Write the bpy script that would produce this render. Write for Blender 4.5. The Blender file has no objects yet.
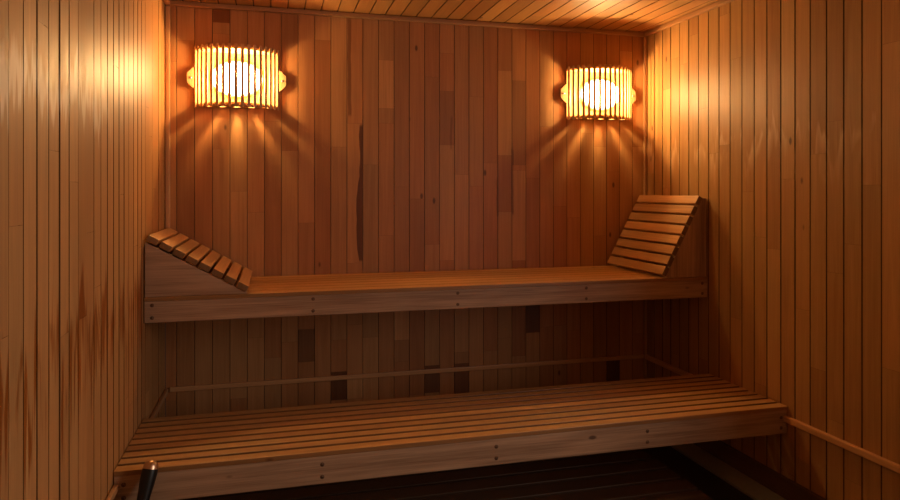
import bpy, bmesh, math, random
from mathutils import Vector, Matrix
random.seed(11)
S = bpy.context.scene
COL = S.collection
W, H, FRONT = 2.519, 2.15, -3.72          # room: x 0..W, y FRONT..0, z 0..H
PLANK = 0.0795

# ------------------------------------------------------------------ materials
def nn(nt, t, **kw):
    n = nt.nodes.new(t)
    for k, v in kw.items():
        setattr(n, k, v)
    return n

def mathn(nt, op, a, b=None, clamp=False):
    n = nt.nodes.new('ShaderNodeMath'); n.operation = op; n.use_clamp = clamp
    for i, v in enumerate((a, b)):
        if v is None: continue
        if isinstance(v, (int, float)): n.inputs[i].default_value = v
        else: nt.links.new(v, n.inputs[i])
    return n.outputs[0]

def mixc(nt, fac, a, b, mode='MIX'):
    n = nt.nodes.new('ShaderNodeMix'); n.data_type = 'RGBA'; n.blend_type = mode
    if isinstance(fac, (int, float)): n.inputs[0].default_value = fac
    else: nt.links.new(fac, n.inputs[0])
    for i, v in ((6, a), (7, b)):
        if isinstance(v, tuple): n.inputs[i].default_value = (*v[:3], 1)
        else: nt.links.new(v, n.inputs[i])
    return n.outputs[2]

def wood(name, dark, light, rough=0.42, stain=None, bump=0.25, contrast=1.0, spec=0.5, knots=True):
    m = bpy.data.materials.new(name); m.use_nodes = True
    nt = m.node_tree; nt.nodes.clear()
    out = nn(nt, 'ShaderNodeOutputMaterial'); b = nn(nt, 'ShaderNodeBsdfPrincipled')
    nt.links.new(b.outputs[0], out.inputs[0])
    uv = nn(nt, 'ShaderNodeUVMap', uv_map='grain')
    tone = nn(nt, 'ShaderNodeAttribute', attribute_name='tone')
    sep = nn(nt, 'ShaderNodeSeparateColor'); nt.links.new(tone.outputs['Color'], sep.inputs[0])
    val, rnd, red = sep.outputs[0], sep.outputs[1], sep.outputs[2]
    sx = nn(nt, 'ShaderNodeSeparateXYZ'); nt.links.new(uv.outputs[0], sx.inputs[0])
    r50 = mathn(nt, 'MULTIPLY', rnd, 57.0)
    def noise(su, sv, det, rough_, dist=0.0, off=0.0):
        c = nn(nt, 'ShaderNodeCombineXYZ')
        nt.links.new(mathn(nt, 'MULTIPLY', sx.outputs[0], su), c.inputs[0])
        nt.links.new(mathn(nt, 'MULTIPLY', sx.outputs[1], sv), c.inputs[1])
        nt.links.new(mathn(nt, 'ADD', r50, off), c.inputs[2])
        n = nn(nt, 'ShaderNodeTexNoise'); n.inputs['Scale'].default_value = 1
        n.inputs['Detail'].default_value = det; n.inputs['Roughness'].default_value = rough_
        n.inputs['Distortion'].default_value = dist
        nt.links.new(c.outputs[0], n.inputs['Vector']); return n.outputs[0]
    fine = noise(260, 5, 3, .6); mid = noise(45, 1.6, 3, .55, .6, 3.3); big = noise(9, 2.2, 2, .5, 0, 9.1)
    g = mathn(nt, 'ADD', mathn(nt, 'MULTIPLY', fine, .35), mathn(nt, 'ADD', mathn(nt, 'MULTIPLY', mid, .45), mathn(nt, 'MULTIPLY', big, .2)))
    mr = nn(nt, 'ShaderNodeMapRange'); mr.inputs[1].default_value = .5 - .2 / contrast; mr.inputs[2].default_value = .5 + .2 / contrast
    nt.links.new(g, mr.inputs[0])
    col = mixc(nt, mr.outputs[0], dark, light)
    # redder / browner boards
    col = mixc(nt, red, col, (0.80, 0.52, 0.40), 'MULTIPLY')
    v3 = nn(nt, 'ShaderNodeCombineColor')
    for i in range(3): nt.links.new(mathn(nt, 'MULTIPLY', val, 2.0), v3.inputs[i])
    col = mixc(nt, 1.0, col, v3.outputs[0], 'MULTIPLY')
    if knots:
        c = nn(nt, 'ShaderNodeCombineXYZ')
        nt.links.new(mathn(nt, 'MULTIPLY', sx.outputs[0], 9.0), c.inputs[0])
        nt.links.new(mathn(nt, 'MULTIPLY', sx.outputs[1], 4.2), c.inputs[1])
        nt.links.new(r50, c.inputs[2])
        vo = nn(nt, 'ShaderNodeTexVoronoi'); vo.inputs['Scale'].default_value = 1
        nt.links.new(c.outputs[0], vo.inputs['Vector'])
        k = nn(nt, 'ShaderNodeMapRange'); k.inputs[1].default_value = .045; k.inputs[2].default_value = .085
        k.inputs[3].default_value = .8; k.inputs[4].default_value = 0
        nt.links.new(vo.outputs['Distance'], k.inputs[0])
        rare = mathn(nt, 'GREATER_THAN', mathn(nt, 'FRACT', mathn(nt, 'MULTIPLY', rnd, 7.3)), .62)
        col = mixc(nt, mathn(nt, 'MULTIPLY', k.outputs[0], rare), col, (0.06, 0.02, 0.008))
    if stain == 'left':       # water marks with ragged per-board ends running down the left wall
        geo = nn(nt, 'ShaderNodeNewGeometry'); gs = nn(nt, 'ShaderNodeSeparateXYZ'); nt.links.new(geo.outputs['Position'], gs.inputs[0])
        z = gs.outputs[2]
        top = mathn(nt, 'ADD', mathn(nt, 'MULTIPLY', rnd, .22), .84)
        drip = noise(34, .9, 2, .5, .3, 21.0)
        top = mathn(nt, 'ADD', top, mathn(nt, 'MULTIPLY', mathn(nt, 'SUBTRACT', drip, .5), .55))
        a = mathn(nt, 'MULTIPLY', mathn(nt, 'SUBTRACT', top, z), 22.0, True)
        low = mathn(nt, 'ADD', mathn(nt, 'MULTIPLY', mathn(nt, 'SUBTRACT', noise(62, 1.1, 2, .5, .2, 40.0), .5), .9), .74)
        bb = mathn(nt, 'MULTIPLY', mathn(nt, 'SUBTRACT', z, low), 14.0, True)
        patch = noise(15, 2.6, 2, .5, .5, 13.0)
        p = mathn(nt, 'MULTIPLY', mathn(nt, 'SUBTRACT', patch, .41), 14.0, True)
        f = mathn(nt, 'MULTIPLY', mathn(nt, 'MULTIPLY', a, bb), p)
        col = mixc(nt, mathn(nt, 'MULTIPLY', f, 1.0), col, mixc(nt, 1.0, col, (0.60, 0.34, 0.11), 'MULTIPLY'))
        # pale marks at shoulder height, ragged from board to board
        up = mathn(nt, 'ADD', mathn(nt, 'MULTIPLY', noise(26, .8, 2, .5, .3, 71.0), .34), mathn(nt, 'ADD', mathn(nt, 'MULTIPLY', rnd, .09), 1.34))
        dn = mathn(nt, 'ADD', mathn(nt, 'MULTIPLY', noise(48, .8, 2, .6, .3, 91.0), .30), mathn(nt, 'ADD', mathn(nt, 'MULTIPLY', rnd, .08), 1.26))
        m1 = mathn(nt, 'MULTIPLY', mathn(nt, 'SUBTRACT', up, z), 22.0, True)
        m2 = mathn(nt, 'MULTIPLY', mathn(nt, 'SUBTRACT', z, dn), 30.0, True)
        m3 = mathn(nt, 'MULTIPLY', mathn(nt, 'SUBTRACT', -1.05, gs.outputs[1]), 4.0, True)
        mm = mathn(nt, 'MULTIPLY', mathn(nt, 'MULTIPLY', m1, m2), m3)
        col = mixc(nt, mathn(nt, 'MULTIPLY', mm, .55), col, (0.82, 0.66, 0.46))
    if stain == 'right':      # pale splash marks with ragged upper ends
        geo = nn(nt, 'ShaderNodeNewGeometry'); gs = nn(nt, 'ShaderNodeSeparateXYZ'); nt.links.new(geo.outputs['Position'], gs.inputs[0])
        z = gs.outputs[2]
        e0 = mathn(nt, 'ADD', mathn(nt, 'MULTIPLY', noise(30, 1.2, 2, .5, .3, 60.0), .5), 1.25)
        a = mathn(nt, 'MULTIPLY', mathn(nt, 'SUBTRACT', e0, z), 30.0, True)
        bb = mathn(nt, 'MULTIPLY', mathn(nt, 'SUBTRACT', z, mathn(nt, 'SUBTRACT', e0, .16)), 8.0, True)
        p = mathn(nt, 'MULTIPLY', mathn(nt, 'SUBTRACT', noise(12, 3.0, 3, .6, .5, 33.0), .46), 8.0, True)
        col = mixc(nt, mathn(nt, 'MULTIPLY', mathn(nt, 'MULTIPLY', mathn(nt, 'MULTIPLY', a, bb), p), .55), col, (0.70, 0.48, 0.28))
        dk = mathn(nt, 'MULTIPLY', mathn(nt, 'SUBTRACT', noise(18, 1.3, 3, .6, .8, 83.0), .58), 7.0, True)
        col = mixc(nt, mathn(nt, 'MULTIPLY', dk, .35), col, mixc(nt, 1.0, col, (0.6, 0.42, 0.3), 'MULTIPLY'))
    if stain == 'back':       # the long dark heartwood streaks
        geo = nn(nt, 'ShaderNodeNewGeometry'); gs = nn(nt, 'ShaderNodeSeparateXYZ'); nt.links.new(geo.outputs['Position'], gs.inputs[0])
        x, z = gs.outputs[0], gs.outputs[2]
        wob = nn(nt, 'ShaderNodeTexNoise'); wob.noise_dimensions = '1D'; wob.inputs['Scale'].default_value = 5.0
        nt.links.new(z, wob.inputs['W'])
        w = mathn(nt, 'MULTIPLY', mathn(nt, 'SUBTRACT', wob.outputs[0], .5), .05)
        bulge = mathn(nt, 'SUBTRACT', 1.0, mathn(nt, 'POWER', mathn(nt, 'MULTIPLY', mathn(nt, 'ABSOLUTE', mathn(nt, 'SUBTRACT', z, 1.12)), 4.6), 2.4), True)
        wid = mathn(nt, 'ADD', mathn(nt, 'ADD', mathn(nt, 'MULTIPLY', bulge, .019), .016), mathn(nt, 'MULTIPLY', w, .35))
        e = mathn(nt, 'MULTIPLY', mathn(nt, 'SUBTRACT', x, mathn(nt, 'SUBTRACT', .9235, wid)), 500.0, True)
        e = mathn(nt, 'MULTIPLY', e, mathn(nt, 'MULTIPLY', mathn(nt, 'SUBTRACT', .9235, x), 500.0, True))
        e = mathn(nt, 'MULTIPLY', e, mathn(nt, 'MULTIPLY', mathn(nt, 'SUBTRACT', z, .90), 60.0, True))
        tot = mathn(nt, 'MULTIPLY', mathn(nt, 'MULTIPLY', e, mathn(nt, 'MULTIPLY', mathn(nt, 'SUBTRACT', 1.60, z), 60.0, True)), .97)
        for x0, hw, z0, z1, am in ((.857, .010, 1.63, 2.14, .6), (1.722, .008, 1.13, 1.50, .55),
                                   (1.637, .007, 1.12, 1.34, .4), (1.385, .008, 1.47, 1.66, .35)):
            dx = mathn(nt, 'ABSOLUTE', mathn(nt, 'SUBTRACT', mathn(nt, 'ADD', x, w if hw > .012 else mathn(nt, 'MULTIPLY', w, .3)), x0))
            f = mathn(nt, 'MULTIPLY', mathn(nt, 'SUBTRACT', hw, dx), 350.0, True)
            f = mathn(nt, 'MULTIPLY', f, mathn(nt, 'MULTIPLY', mathn(nt, 'SUBTRACT', z, z0), 60.0, True))
            f = mathn(nt, 'MULTIPLY', f, mathn(nt, 'MULTIPLY', mathn(nt, 'SUBTRACT', z1, z), 40.0, True))
            f = mathn(nt, 'MULTIPLY', f, am)
            tot = f if tot is None else mathn(nt, 'MAXIMUM', tot, f)
        col = mixc(nt, tot, col, mixc(nt, 1.0, col, (0.26, 0.17, 0.12), 'MULTIPLY'))
    nt.links.new(col, b.inputs['Base Color'])
    ro = mathn(nt, 'ADD', mathn(nt, 'MULTIPLY', mid, .22), rough - .11)
    nt.links.new(ro, b.inputs['Roughness'])
    b.inputs['Specular IOR Level'].default_value = spec
    bp = nn(nt, 'ShaderNodeBump'); bp.inputs['Strength'].default_value = bump; bp.inputs['Distance'].default_value = .0012
    nt.links.new(g, bp.inputs['Height']); nt.links.new(bp.outputs[0], b.inputs['Normal'])
    return m

def plain(name, col, rough=.5, metal=0.0, spec=.5):
    m = bpy.data.materials.new(name); m.use_nodes = True
    nt = m.node_tree; b = nt.nodes['Principled BSDF']
    b.inputs['Base Color'].default_value = (*col, 1); b.inputs['Roughness'].default_value = rough
    b.inputs['Metallic'].default_value = metal; b.inputs['Specular IOR Level'].default_value = spec
    n = nn(nt, 'ShaderNodeTexNoise'); n.inputs['Scale'].default_value = 60
    tc = nn(nt, 'ShaderNodeTexCoord'); nt.links.new(tc.outputs['Object'], n.inputs['Vector'])
    c = mixc(nt, mathn(nt, 'MULTIPLY', n.outputs[0], .5), (*col,), tuple(x * .6 for x in col))
    nt.links.new(c, b.inputs['Base Color'])
    return m

def emit(name, col, strength):
    m = bpy.data.materials.new(name); m.use_nodes = True
    nt = m.node_tree; nt.nodes.clear()
    o = nn(nt, 'ShaderNodeOutputMaterial'); e = nn(nt, 'ShaderNodeEmission')
    e.inputs[0].default_value = (*col, 1); e.inputs[1].default_value = strength
    nt.links.new(e.outputs[0], o.inputs[0]); return m

WALL_D, WALL_L = (.35, .175, .058), (.52, .295, .108)
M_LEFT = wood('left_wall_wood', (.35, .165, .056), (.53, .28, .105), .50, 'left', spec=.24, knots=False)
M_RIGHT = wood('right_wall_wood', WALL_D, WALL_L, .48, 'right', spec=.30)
M_BACK = wood('back_wall_wood', (.35, .168, .062), (.53, .282, .115), .46, 'back', spec=.4)
M_CEIL = wood('ceiling_wood', (.38, .198, .067), (.55, .315, .118), .45, spec=.35)
M_TRIM = wood('trim_wood', (.36, .18, .075), (.52, .29, .13), .42, knots=False)
M_BENCH = wood('bench_wood', (.42, .225, .080), (.64, .385, .155), .40, contrast=1.3)
M_RAIL = wood('rail_wood', (.28, .16, .088), (.54, .345, .205), .50, contrast=1.8)
M_SLAT = wood('backrest_slat_wood', (.42, .225, .085), (.64, .375, .16), .42, contrast=1.3, knots=False)
M_LAMP = wood('lamp_wood', (.44, .24, .10), (.56, .33, .15), .45, knots=False)
M_DARK = wood('duckboard_wood', (.055, .028, .014), (.12, .065, .034), .42, knots=False)
M_BOARD = wood('baseboard_wood', (.10, .048, .022), (.17, .085, .04), .55, knots=False)
M_SCREW = plain('screw_metal', (.17, .095, .055), .5, .5)
M_STEEL = plain('bright_screw_metal', (.6, .55, .5), .3, 1)
M_BLACK = plain('black_handle', (.008, .007, .006), .38, 0)
M_CAP = plain('handle_cap_metal', (.75, .50, .33), .34, 1)
M_FLOOR = plain('dark_floor_tile', (.028, .024, .022), .45)
M_KERB = plain('grey_concrete', (.30, .29, .27), .7)
M_GLOW = emit('lamp_glass_glow', (1.0, .62, .26), 125.0)
_nt = M_GLOW.node_tree; _e = _nt.nodes['Emission']; _tr = _nt.nodes.new('ShaderNodeBsdfTransparent'); _mx = _nt.nodes.new('ShaderNodeMixShader')
_mx.inputs[0].default_value = .55; _nt.links.new(_tr.outputs[0], _mx.inputs[1]); _nt.links.new(_e.outputs[0], _mx.inputs[2])
_nt.links.new(_mx.outputs[0], _nt.nodes['Material Output'].inputs[0])

# ------------------------------------------------------------------ mesh helpers
class MB:
    """collects faces with a grain UV (v runs along the grain) and a tone colour per face"""
    def __init__(s):
        s.v, s.f, s.uv, s.t, s.sm = [], [], [], [], []
    def face(s, pts, uvs, tone, smooth=False):
        i = len(s.v); s.v += [tuple(p) for p in pts]; s.f.append(tuple(range(i, i + len(pts))))
        s.uv.append(uvs); s.t.append(tone); s.sm.append(smooth)
    def box(s, a, b, grain=0, tone=None, bev=.0, rot=None, smooth=False, sides=None):
        bm = bmesh.new(); bmesh.ops.create_cube(bm, size=1)
        a, b = Vector(a), Vector(b); c, d = (a + b) / 2, b - a
        for v in bm.verts: v.co = Vector((v.co.x * d.x, v.co.y * d.y, v.co.z * d.z)) + c
        if bev: bmesh.ops.bevel(bm, geom=bm.edges[:], offset=bev, segments=2, profile=.6, affect='EDGES')
        s.bm(bm, grain, tone, rot, smooth, sides); bm.free()
    def prism(s, poly, axis, lo, hi, grain=0, tone=None, bev=0.0, sides=None):
        """poly = 2D points in the two axes other than `axis` (in xyz order)"""
        bm = bmesh.new(); o = [i for i in range(3) if i != axis]
        def P(q, t):
            c = [0, 0, 0]; c[o[0]], c[o[1]], c[axis] = q[0], q[1], t; return c
        A = [bm.verts.new(P(q, lo)) for q in poly]; B = [bm.verts.new(P(q, hi)) for q in poly]
        bm.faces.new(A); bm.faces.new(B[::-1])
        for i in range(len(poly)):
            j = (i + 1) % len(poly); bm.faces.new((A[i], B[i], B[j], A[j]))
        bmesh.ops.recalc_face_normals(bm, faces=bm.faces[:])
        if bev: bmesh.ops.bevel(bm, geom=bm.edges[:], offset=bev, segments=2, profile=.6, affect='EDGES')
        s.bm(bm, grain, tone, sides=sides); bm.free()
    def bm(s, bm, grain=0, tone=None, rot=None, smooth=False, sides=None):
        tone = tone or rtone(); o = [i for i in range(3) if i != grain]
        bm.normal_update()
        for f in bm.faces:
            n = [abs(x) for x in f.normal]; k = n.index(max(n)); uv = []
            for v in f.verts:
                c = v.co
                if k == grain: uv.append((c[o[0]] + .7, c[o[1]] * .8))
                else:
                    q = [i for i in o if i != k][0]
                    uv.append((c[q] + c[k] * .5, c[grain]))
            pts = [rot @ v.co if rot else v.co for v in f.verts]
            tn = (tone[0] * sides[1], tone[1], sides[2]) if sides and abs(f.normal[sides[0]]) > .6 else tone   # dull sawn edges; between bench slats, gap shade painted in
            s.face(pts, uv, tn, smooth)
    def build(s, name, mat, parent=None, origin=(0, 0, 0), merge=True):
        me = bpy.data.meshes.new(name); o = Vector(origin)
        me.from_pydata([Vector(p) - o for p in s.v], [], s.f)
        uvl = me.uv_layers.new(name='grain'); ca = me.color_attributes.new('tone', 'FLOAT_COLOR', 'CORNER')
        uvl = me.uv_layers['grain']; ca = me.color_attributes['tone']; k = 0
        for uvs, t in zip(s.uv, s.t):
            for u in uvs:
                uvl.data[k].uv = u; ca.data[k].color = (*t, 1); k += 1
        me.polygons.foreach_set('use_smooth', s.sm)
        if merge:
            bm = bmesh.new(); bm.from_mesh(me); bmesh.ops.remove_doubles(bm, verts=bm.verts[:], dist=1e-5)
            bm.to_mesh(me); bm.free()
        me.materials.append(mat)
        ob = bpy.data.objects.new(name, me); COL.objects.link(ob)
        if parent: ob.parent = parent          # parents sit at their own origin, children are given local coordinates
        else: ob.location = o
        return ob

def rtone(v=1.0, spread=.10, red=.25):
    return (.5 * v * (1 + random.uniform(-spread, spread)), random.random(), random.uniform(0, red))

def struct(o):
    o['kind'] = 'structure'; return o

def thing(name, label, cat, loc, group=None):
    o = bpy.data.objects.new(name, None); COL.objects.link(o); o.location = loc
    o.empty_display_size = .1
    o['label'] = label; o['category'] = cat
    if group: o['group'] = group
    return o

def lathe(prof, seg=20, M=None, tone=(.5, .3, 0)):
    mb = MB(); M = M or Matrix()
    ring = [[M @ Vector((r * math.cos(2 * math.pi * i / seg), r * math.sin(2 * math.pi * i / seg), z)) for i in range(seg)] for r, z in prof]
    for k in range(len(prof) - 1):
        for i in range(seg):
            j = (i + 1) % seg
            q = [ring[k][i], ring[k][j], ring[k + 1][j], ring[k + 1][i]]
            if prof[k][0] < 1e-6: q = [ring[k][0], ring[k + 1][j], ring[k + 1][i]]
            elif prof[k + 1][0] < 1e-6: q = [ring[k][i], ring[k][j], ring[k + 1][0]]
            mb.face(q, [(0, 0)] * len(q), tone, True)
    return mb

def panelling(name, O, U, V, N, ulen, vlen, mat, u0=0.0, red=.3, spread=.13, seglen=(.45, 1.3), tilt=.0008, over=(), hole=None, val=1.0, end_chance=1.0, gap=.0022):
    """tongue-and-groove boards as one wall mesh: origin O, across U, along V, room-facing normal N"""
    O, U, V, N = map(Vector, (O, U, V, N)); mb = MB()
    flip = U.cross(V).dot(N) < 0
    def quad(p, tone):
        pts = [O + U * a + V * b + N * c for a, b, c in p]; uv = [(a, b) for a, b, c in p]
        if flip: pts, uv = pts[::-1], uv[::-1]
        mb.face(pts, uv, tone)
    k = math.floor(-u0 / PLANK) - 1; u = u0 + k * PLANK
    while u < ulen:
        a, b = max(u, 0), min(u + PLANK, ulen); u += PLANK
        if b - a < .002: continue
        base = random.uniform(-spread, spread) * .6
        t0, t1 = random.uniform(-tilt, tilt), random.uniform(-tilt, tilt)
        cuts = [0.0]; p = -random.uniform(0, seglen[1])
        while p < vlen:
            p += random.uniform(*seglen)
            if 0.05 < p < vlen - .05 and random.random() < end_chance: cuts.append(p)
        cuts.append(vlen); segs = []
        for c0, c1 in zip(cuts, cuts[1:]):
            segs.append((c0, c1, (.5 * val * (1 + base + random.uniform(-spread, spread)), random.random(), random.random() * red)))
        mid = (a + b) / 2
        for ou, o0, o1, ov, ored in over:
            if abs(ou - mid) < PLANK / 2:
                ns = []
                for c0, c1, t in segs:
                    if c1 <= o0 or c0 >= o1: ns.append((c0, c1, t)); continue
                    if c0 < o0: ns.append((c0, o0, t))
                    if c1 > o1: ns.append((o1, c1, t))
                ns.append((o0, o1, (.5 * ov, random.random(), ored))); segs = ns
        w, d, j = gap + .0007, .009, .0003; dk = (.16, .5, .5)
        for c0, c1, t in segs:
            spans = [(c0, c1)]
            if hole and b > hole[0] and a < hole[1]:
                spans = []
                if c0 < hole[2]: spans.append((c0, min(c1, hole[2])))
                if c1 > hole[3]: spans.append((max(c0, hole[3]), c1))
            for s0, s1 in spans:
                e0, e1 = s0 + j, s1 - j
                quad([(a + w, e0, t0), (b - w, e0, t1), (b - w, e1, t1), (a + w, e1, t0)], t)
                quad([(a + gap, s0, -d), (a + w, e0, t0), (a + w, e1, t0), (a + gap, s1, -d)], dk)
                quad([(b - w, e0, t1), (b - gap, s0, -d), (b - gap, s1, -d), (b - w, e1, t1)], dk)
    # solid backing
    back = (.10, .5, .8)
    def slab(a0, a1, b0, b1):
        z0, z1 = -.06, -.0091
        P = lambda a, b, c: O + U * a + V * b + N * c
        v = [P(a0, b0, z0), P(a1, b0, z0), P(a1, b1, z0), P(a0, b1, z0), P(a0, b0, z1), P(a1, b0, z1), P(a1, b1, z1), P(a0, b1, z1)]
        for f in ((0, 3, 2, 1), (4, 5, 6, 7), (0, 1, 5, 4), (1, 2, 6, 5), (2, 3, 7, 6), (3, 0, 4, 7)):
            q = [v[i] for i in f]; uv = [(0, 0), (1, 0), (1, 1), (0, 1)]
            if flip: q, uv = q[::-1], uv[::-1]
            mb.face(q, uv, back)
    if hole:
        h0, h1, g0, g1 = hole
        slab(0, h0, 0, vlen); slab(h1, ulen, 0, vlen); slab(h0, h1, g1, vlen)
        if g0 > 0: slab(h0, h1, 0, g0)
    else: slab(0, ulen, 0, vlen)
    return struct(mb.build(name, mat, merge=False))

# ------------------------------------------------------------------ room shell
# overrides: (u, v0, v1, value, red) for boards that stand out in the photograph
DOOR = (.45, 1.25, 0.0, 1.98)           # doorway in the right wall, beside the photographer
panelling('wall_back', (0, 0, 0), (1, 0, 0), (0, 0, 1), (0, -1, 0), W, H, M_BACK, u0=.0495, gap=.0006, spread=.115, red=.6,
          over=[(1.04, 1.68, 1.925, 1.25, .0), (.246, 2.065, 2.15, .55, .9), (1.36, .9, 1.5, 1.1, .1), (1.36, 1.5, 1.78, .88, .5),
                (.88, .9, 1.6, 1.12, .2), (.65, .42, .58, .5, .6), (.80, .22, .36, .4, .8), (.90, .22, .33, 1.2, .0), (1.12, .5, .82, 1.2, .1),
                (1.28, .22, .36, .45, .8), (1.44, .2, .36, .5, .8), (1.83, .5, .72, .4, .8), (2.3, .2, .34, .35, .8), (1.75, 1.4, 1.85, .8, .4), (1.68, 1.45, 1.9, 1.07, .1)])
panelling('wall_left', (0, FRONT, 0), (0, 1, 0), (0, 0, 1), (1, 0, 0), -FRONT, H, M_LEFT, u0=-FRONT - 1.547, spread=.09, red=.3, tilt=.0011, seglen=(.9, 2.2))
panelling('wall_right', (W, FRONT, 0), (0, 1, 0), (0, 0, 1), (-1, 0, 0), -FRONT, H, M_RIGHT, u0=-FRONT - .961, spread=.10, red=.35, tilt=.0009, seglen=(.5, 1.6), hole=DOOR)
panelling('ceiling', (0, FRONT, H), (1, 0, 0), (0, 1, 0), (0, 0, -1), W, -FRONT, M_CEIL, u0=.0, spread=.15, red=.4, seglen=(.4, 1.4))
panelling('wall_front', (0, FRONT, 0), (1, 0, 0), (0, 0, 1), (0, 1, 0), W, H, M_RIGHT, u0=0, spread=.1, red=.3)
mb = MB(); mb.box((-.06, FRONT - .06, -.06), (W + .06, .06, 0), 0, (.5, .5, 0)); struct(mb.build('floor', M_FLOOR))
mb = MB()
d0, d1 = FRONT + DOOR[0], FRONT + DOOR[1]
mb.box((W - .015, d0 - .04, 0), (W + .06, d0, 2.02), 2, rtone()); mb.box((W - .015, d1, 0), (W + .06, d1 + .04, 2.02), 2, rtone())
mb.box((W - .015, d0, 1.98), (W + .06, d1, 2.02), 1, rtone())
struct(mb.build('door_1', M_TRIM))
# grey strip and baseboard along the right wall
mb = MB(); mb.box((2.385, d1 + .042, 0), (2.495, -.003, .012), 1, (.5, .5, 0)); struct(mb.build('trim_9', M_KERB))
mb = MB(); mb.box((2.497, d1 + .042, 0), (2.5145, -.003, .093), 1, rtone(), .002); struct(mb.build('baseboard_right', M_BOARD))
mb = MB(); mb.box((.0045, FRONT + .02, 0), (.022, -.003, .093), 1, rtone(), .002); struct(mb.build('baseboard_left', M_BOARD))
mb = MB(); mb.box((.024, -.022, 0), (2.495, -.0045, .093), 0, rtone(), .002); struct(mb.build('baseboard_back', M_BOARD))
# slim trims: ceiling edges, corners, low rail round the walls
def trim(n, a, b, g, val=1.0, mat=M_TRIM, bev=.004):
    mb = MB(); mb.box(a, b, g, (.5 * val, random.random(), .1), bev); return struct(mb.build('trim_%d' % n, mat))
trim(1, (.003, -.028, H - .024), (W - .003, -.0025, H - .0025), 0, .85)
trim(2, (.0025, FRONT + .02, H - .024), (.026, -.030, H - .0025), 1)
trim(3, (W - .026, FRONT + .02, H - .024), (W - .0025, -.030, H - .0025), 1, .95)
trim(4, (.0025, -.024, .86), (.022, -.0025, H - .026), 2, 1.35)
trim(5, (W - .018, -.020, .12), (W - .0025, -.0025, H - .026), 2, 1.0)
trim(6, (.020, -.017, .322), (W - .020, -.0025, .344), 0, 1.35)
trim(7, (.0025, FRONT + .02, .322), (.017, -.022, .344), 1, 1.0)
trim(8, (W - .020, d1 + .042, .320), (W - .0025, -.022, .345), 1, 1.5)

# ------------------------------------------------------------------ duckboard on the floor
t = thing('duckboard', 'dark stained slatted wooden duckboard lying on the floor under the lower bench', 'duckboard', (0.1, -.98, 0))
for i in range(16):
    y0 = .86 - i * .109
    mb = MB(); mb.box((0, y0 - .088, .022), (2.07 + (i % 2) * .004, y0, .042), 0, rtone(1, .25), .003); mb.build('slat', M_DARK, t)
for x in (.12, .75, 1.38, 1.98):
    mb = MB(); mb.box((x - .02, -.85, .0005), (x + .02, .84, .0215), 1, rtone()); mb.build('batten', M_DARK, t)

# ------------------------------------------------------------------ benches
JX = (.031, .646, 1.265, 1.877, 2.488)
def bench(name, label, yf, yb, zt, zb, n, gap, group):
    t = thing(name, label, 'bench', (W / 2, yf, zb), group)
    L = lambda x, y, z: (x - W / 2, y - yf, z - zb)
    th = .016; pitch = (yb - yf + gap) / n
    for i in range(n):
        y0 = yf + i * pitch; r = rtone(1, .14, .35)
        mb = MB(); mb.box(L(.0025, y0 - (.003 if i == 0 else 0), zt - th), L(W - .0025, y0 + pitch - gap, zt), 0, r, .002, sides=(1, .62 if i == 0 else .34, .5)); mb.build('slat', M_BENCH, t)  # gap shade put into the inner side tone; front edge just duller
    mb = MB(); mb.box(L(.0025, yf + .001, zb), L(W - .0025, yf + .030, zt - th - .0006), 0, (.5, random.random(), .1), .003)
    rail = mb.build('front_rail', M_RAIL, t)
    rail['label'] = 'duller brown board along the front edge'
    for x in JX:
        for dz in (.028, .072):
            z = zb + dz
            if name == 'lower_sauna_bench': z = zb + .024 + (dz - .028) * .95
            else: z = zb + (.019 if dz < .05 else .068)
            M = Matrix.Translation(Vector(L(x, yf + .002, z))) @ Matrix.Rotation(math.pi / 2, 4, 'X')
            s = lathe([(0, .0022), (.004, .0021), (.0042, .0008), (.0052, .0016), (.0072, .0012), (.0080, 0), (.0080, -.004)], 14, M)
            o = s.build('screw', M_SCREW, rail)
    for x in JX:
        mb = MB(); mb.box(L(max(x - .02, .006), yf + .031, zb + .012), L(min(x + .02, W - .006), yb, zt - th - .0006), 1, rtone(.9), .002); mb.build('joist', M_BENCH, t)
    mb = MB(); mb.box(L(.052, yb - .03, zb + .012), L(2.466, yb, zt - th - .0006), 0, rtone(.8), .002)
    for i in range(1):
        pass
    return t
bench('upper_sauna_bench', 'upper wooden wall-to-wall sauna bench holding both slatted backrests', -.560, -.006, .848, .748, 7, .005, 'stepped sauna benches')
bench('lower_sauna_bench', 'lower wooden slatted sauna bench just above the dark floor', -1.080, -.572, .383, .272, 9, .016, 'stepped sauna benches')

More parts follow.
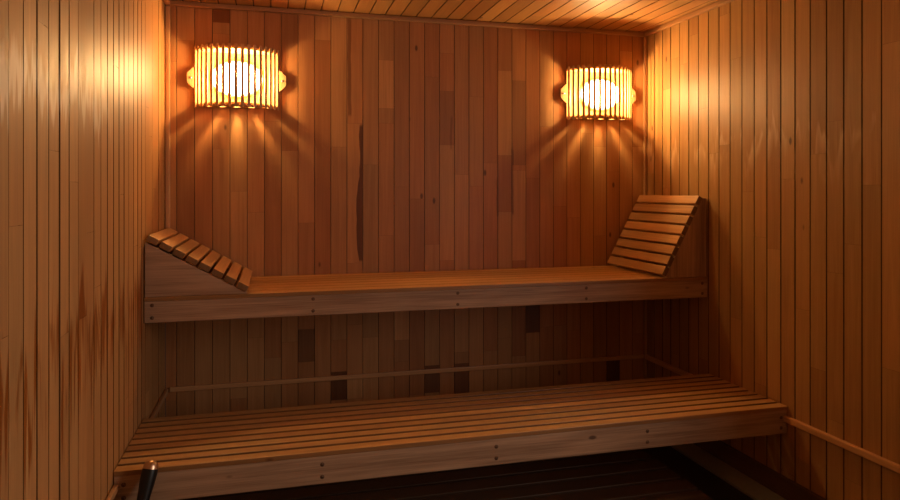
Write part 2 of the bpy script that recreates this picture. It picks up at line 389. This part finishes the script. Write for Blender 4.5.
# ------------------------------------------------------------------ slatted backrests
def backrest(name, label, base, poly, p0, p1):
    """poly: side panel outline in x,z; slats lie on the sloping line p0 (high) -> p1 (low)"""
    t = thing(name, label, 'backrest', base, 'slatted sauna backrests')
    L = lambda x, z: (x - base[0], z - base[2])
    P = [L(*q) for q in poly]
    for y0 in (-.001, .44):
        mb = MB(); mb.prism(P, 1, y0, y0 + .024, 0 if p0[0] < 1 else 2, (.5 * (1.0 if y0 < 0 else .9), random.random(), .15), .002)
        o = mb.build('side_panel', M_RAIL, t)
        if y0 < 0: o['label'] = 'triangular front side board'
    a, b = Vector(L(*p0)), Vector(L(*p1)); d = (b - a); ln = d.length; d.normalize()
    n = Vector((-d.y, d.x)); n = n if n.y > 0 else -n
    pitch = ln / 8; w = pitch * .80; th = .025
    for i in range(8):
        c = a + d * (pitch * (i + .5))
        q = [c - d * w / 2 + n * .0006, c + d * w / 2 + n * .0006, c + d * w / 2 + n * th, c - d * w / 2 + n * th]
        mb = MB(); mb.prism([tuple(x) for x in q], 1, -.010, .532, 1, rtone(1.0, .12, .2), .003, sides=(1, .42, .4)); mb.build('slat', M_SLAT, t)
    # cross batten under the slats
    mid = a + d * ln * .5 - n * .02
    mb = MB(); mb.box((mid.x - .012, .024, mid.y - .03), (mid.x + .012, .44, mid.y - .004), 1, rtone(.8)); mb.build('cross_batten', M_SLAT, t)
    return t
backrest('sauna_recliner_wedge', 'low-lying slatted wooden backrest against the left wall, gently sloping', (.004, -.556, .8485),
         [(.0045, .8487), (.385, .8487), (.3855, .853), (.0045, 1.062)], (.003, 1.073), (.385, .853))
backrest('sauna_recliner_wedge', 'steep slatted wooden backrest standing against the right wall', (2.29, -.556, .8485),
         [(2.2885, .8487), (2.5125, .8487), (2.5125, 1.226), (2.488, 1.226)], (2.489, 1.232), (2.284, .8505))

# ------------------------------------------------------------------ wall lamps
def flat_plate(name, outer, holes, thick, mat, parent, M):
    cu = bpy.data.curves.new(name, 'CURVE'); cu.dimensions = '2D'; cu.fill_mode = 'BOTH'; cu.extrude = thick / 2; cu.bevel_depth = 0
    for pts in [outer] + holes:
        sp = cu.splines.new('POLY'); sp.points.add(len(pts) - 1); sp.use_cyclic_u = True
        for p, q in zip(sp.points, pts): p.co = (q[0], q[1], 0, 1)
    tmp = bpy.data.objects.new('tmp', cu); COL.objects.link(tmp)
    bpy.context.view_layer.update()
    me0 = bpy.data.meshes.new_from_object(tmp.evaluated_get(bpy.context.evaluated_depsgraph_get()))
    bpy.data.objects.remove(tmp); bpy.data.curves.remove(cu)
    bm = bmesh.new(); bm.from_mesh(me0); bpy.data.meshes.remove(me0)
    bm.transform(M); mb = MB(); mb.bm(bm, 0, (.5, random.random(), .1)); bm.free()
    return mb.build(name, mat, parent)

A, SAG, LH, NS = .194, .122, .290, 17
R = (A * A + SAG * SAG) / (2 * SAG); TH = math.asin(A / R); CY0 = -.020 - SAG + R      # arc centre in y (towards the wall)
def arc(rr, t): return (rr * math.sin(t), CY0 - rr * math.cos(t))
def lamp(loc, label):
    t = thing('wall_lamp', label, 'wall lamp', loc, 'glowing slatted sauna lamps')
    zp = LH / 2 - .016
    def half_disc(rr):
        tt = math.asin(A / rr) if A < rr else math.pi / 2
        pts = [arc(rr, -tt + 2 * tt * i / 40) for i in range(41)]
        return [(pts[0][0], -.0135)] + pts + [(pts[-1][0], -.0135)]
    holes = []
    for hx in (-.128, -.064, 0, .064, .128):
        hy = -.034
        holes.append([(hx + .0155 * math.cos(2 * math.pi * i / 20), hy + .0155 * math.sin(2 * math.pi * i / 20)) for i in range(20)])
    flat_plate('bottom_plate', half_disc(R - .006), holes, .012, M_LAMP, t, Matrix.Translation((0, 0, -zp)))
    flat_plate('top_plate', half_disc(R - .006), [], .012, M_LAMP, t, Matrix.Translation((0, 0, zp)))
    # back board with shaped ears
    hw, hh = .192, LH / 2 - .012
    out = [(-hw, -hh), (hw, -hh), (hw, -.052), (hw + .010, -.046), (hw + .034, -.022), (hw + .034, .022), (hw + .010, .046), (hw, .052), (hw, hh),
           (-hw, hh), (-hw, .052), (-hw - .010, .046), (-hw - .034, .022), (-hw - .034, -.022), (-hw - .010, -.046), (-hw, -.052)]
    bp = flat_plate('back_plate', out, [], .010, M_LAMP, t, Matrix.Translation((0, -.0078, 0)) @ Matrix.Rotation(math.pi / 2, 4, 'X'))
    for sx in (-1, 1):
        s = lathe([(0, .003), (.004, .0025), (.006, .001), (.0062, -.002)], 14, Matrix.Translation((sx * (hw + .018), -.0129, 0)) @ Matrix.Rotation(math.pi / 2, 4, 'X'))
        s.build('screw', M_STEEL, bp)
    for i in range(NS):
        a = -TH + 2 * TH * (i + .5) / NS
        rot = Matrix.Rotation(a, 4, 'Z')
        bm = bmesh.new(); bmesh.ops.create_cube(bm, size=1)
        for v in bm.verts: v.co = Vector((v.co.x * .0142, v.co.y * .007, v.co.z * LH))
        bmesh.ops.bevel(bm, geom=bm.edges[:], offset=.002, segments=2, affect='EDGES')
        x, y = arc(R, a)
        bm.transform(Matrix.Translation((x, y, 0)) @ rot)
        mb = MB(); mb.bm(bm, 2, rtone(1, .08, .15)); bm.free(); mb.build('slat', M_LAMP, t)
    # oval bulkhead light: rim and glowing glass
    def dome(prof, mat, name):
        mb = MB(); seg = 48
        rings = [[Vector((a * math.cos(2 * math.pi * i / seg), y, b * math.sin(2 * math.pi * i / seg))) for i in range(seg)] for a, b, y in prof]
        for k in range(len(prof) - 1):
            for i in range(seg):
                j = (i + 1) % seg; mb.face([rings[k][j], rings[k][i], rings[k + 1][i], rings[k + 1][j]], [(0, 0)] * 4, (.5, .5, 0), True)
        mb.face(rings[-1][::-1], [(0, 0)] * seg, (.5, .5, 0), True)
        return mb.build(name, mat, t)
    dome([(.120, .085, -.0135), (.122, .087, -.018), (.122, .087, -.026), (.117, .082, -.031), (.110, .075, -.031)], M_RIM, 'lamp_rim')
    pr = [(.109 * math.cos(q) ** .8, .074 * math.cos(q) ** .8, -.0315 - .070 * math.sin(q)) for q in [i * math.pi / 2 / 9 for i in range(9)]]
    dome(pr, M_GLOW, 'glass_globe')['label'] = 'glowing white oval glass'
    pl = bpy.data.lights.new('bulb_light', 'POINT'); pl.energy = 39.0; pl.color = (1.0, .61, .22); pl.shadow_soft_size = .018
    po = bpy.data.objects.new('bulb_light', pl); COL.objects.link(po); po.parent = t; po.location = (0, -.066, 0)
    return t
M_RIM = plain('lamp_rim_white', (.7, .66, .6), .4)
lamp((.322, 0, 1.795), 'glowing curved slatted wooden wall lamp left of the back wall, by the left wall')
lamp((2.222, 0, 1.790), 'glowing curved slatted wooden wall lamp near the right corner of the back wall')

# ------------------------------------------------------------------ ladle leaning on the lower bench
t = thing('sauna_ladle', 'black handled sauna ladle leaning against the left end of the lower bench', 'ladle', (.055, -1.24, 0))
top, bot = Vector((.118, -1.113, .410)), Vector((.052, -1.225, .075))
o = Vector((.055, -1.24, 0)); ax = (top - bot); ln = ax.length; q = ax.to_track_quat('Z', 'Y').to_matrix().to_4x4()
M = Matrix.Translation(bot - o) @ q
lathe([(0, 0), (.006, 0), (.007, .10), (.011, .16), (.0155, .20), (.018, .25), (.0225, ln - .055), (.0238, ln - .03), (.0232, ln - .016)], 24, M).build('handle', M_BLACK, t)
cap = lathe([(.0234, ln - .034), (.0228, ln - .008), (.0190, ln + .002), (.012, ln + .008), (.0085, ln + .009), (.0075, ln + .0045), (0, ln + .003)], 24, M).build('end_cap', M_CAP, t)
lathe([(.0074, ln + .0052), (.0060, ln + .0062), (0, ln + .0062)], 20, M).build('cap_hole', M_BLACK, cap)
cap['label'] = 'shiny copper-coloured end cap'
ring = MB()
lathe([(.0164, .215), (.0172, .216), (.0172, .220), (.0168, .221)], 24, M).build('collar', M_STEEL, t)
bw = [(0, .0005), (.02, .001), (.036, .012), (.043, .030), (.045, .052), (.0435, .052), (.0415, .030), (.034, .014), (.019, .004), (0, .0035)]
lathe(bw, 28, Matrix.Translation((.0, 0, 0))).build('bowl', M_STEEL, t)

# ------------------------------------------------------------------ light from the open doorway, world, camera
ld = bpy.data.lights.new('doorway_light', 'AREA'); ld.shape = 'RECTANGLE'; ld.size = .82; ld.size_y = 1.25
ld.energy = 24.0; ld.color = (1.0, .86, .76)
lo = bpy.data.objects.new('doorway_light', ld); COL.objects.link(lo)
lo.location = (W + .10, FRONT + .85, 1.34); lo.rotation_euler = (math.pi / 2, 0, math.pi / 2)   # daylight through the doorway, faces -x

w = bpy.data.worlds.new('world'); w.use_nodes = True; S.world = w
w.node_tree.nodes['Background'].inputs[0].default_value = (.9, .75, .62, 1); w.node_tree.nodes['Background'].inputs[1].default_value = .01

cam = bpy.data.cameras.new('camera'); co = bpy.data.objects.new('camera', cam); COL.objects.link(co); S.camera = co
f, cy, yaw = 673.96, 190.8, .2586
cam.sensor_width = 36; cam.sensor_fit = 'HORIZONTAL'; cam.lens = 36 * f / 900; cam.shift_y = -(250 - cy) / 900
cam.clip_start = .02
co.location = (.481, -3.389, 1.262); co.rotation_euler = (math.pi / 2, 0, -yaw)

S.view_settings.view_transform = 'Standard'; S.view_settings.look = 'None'
S.view_settings.gamma = 1; S.view_settings.use_curve_mapping = False; S.view_settings.exposure = .12
S.cycles.use_denoising = True; S.cycles.denoising_prefilter = 'ACCURATE'; S.cycles.max_bounces = 8; S.cycles.diffuse_bounces = 5; S.cycles.sample_clamp_indirect = 6
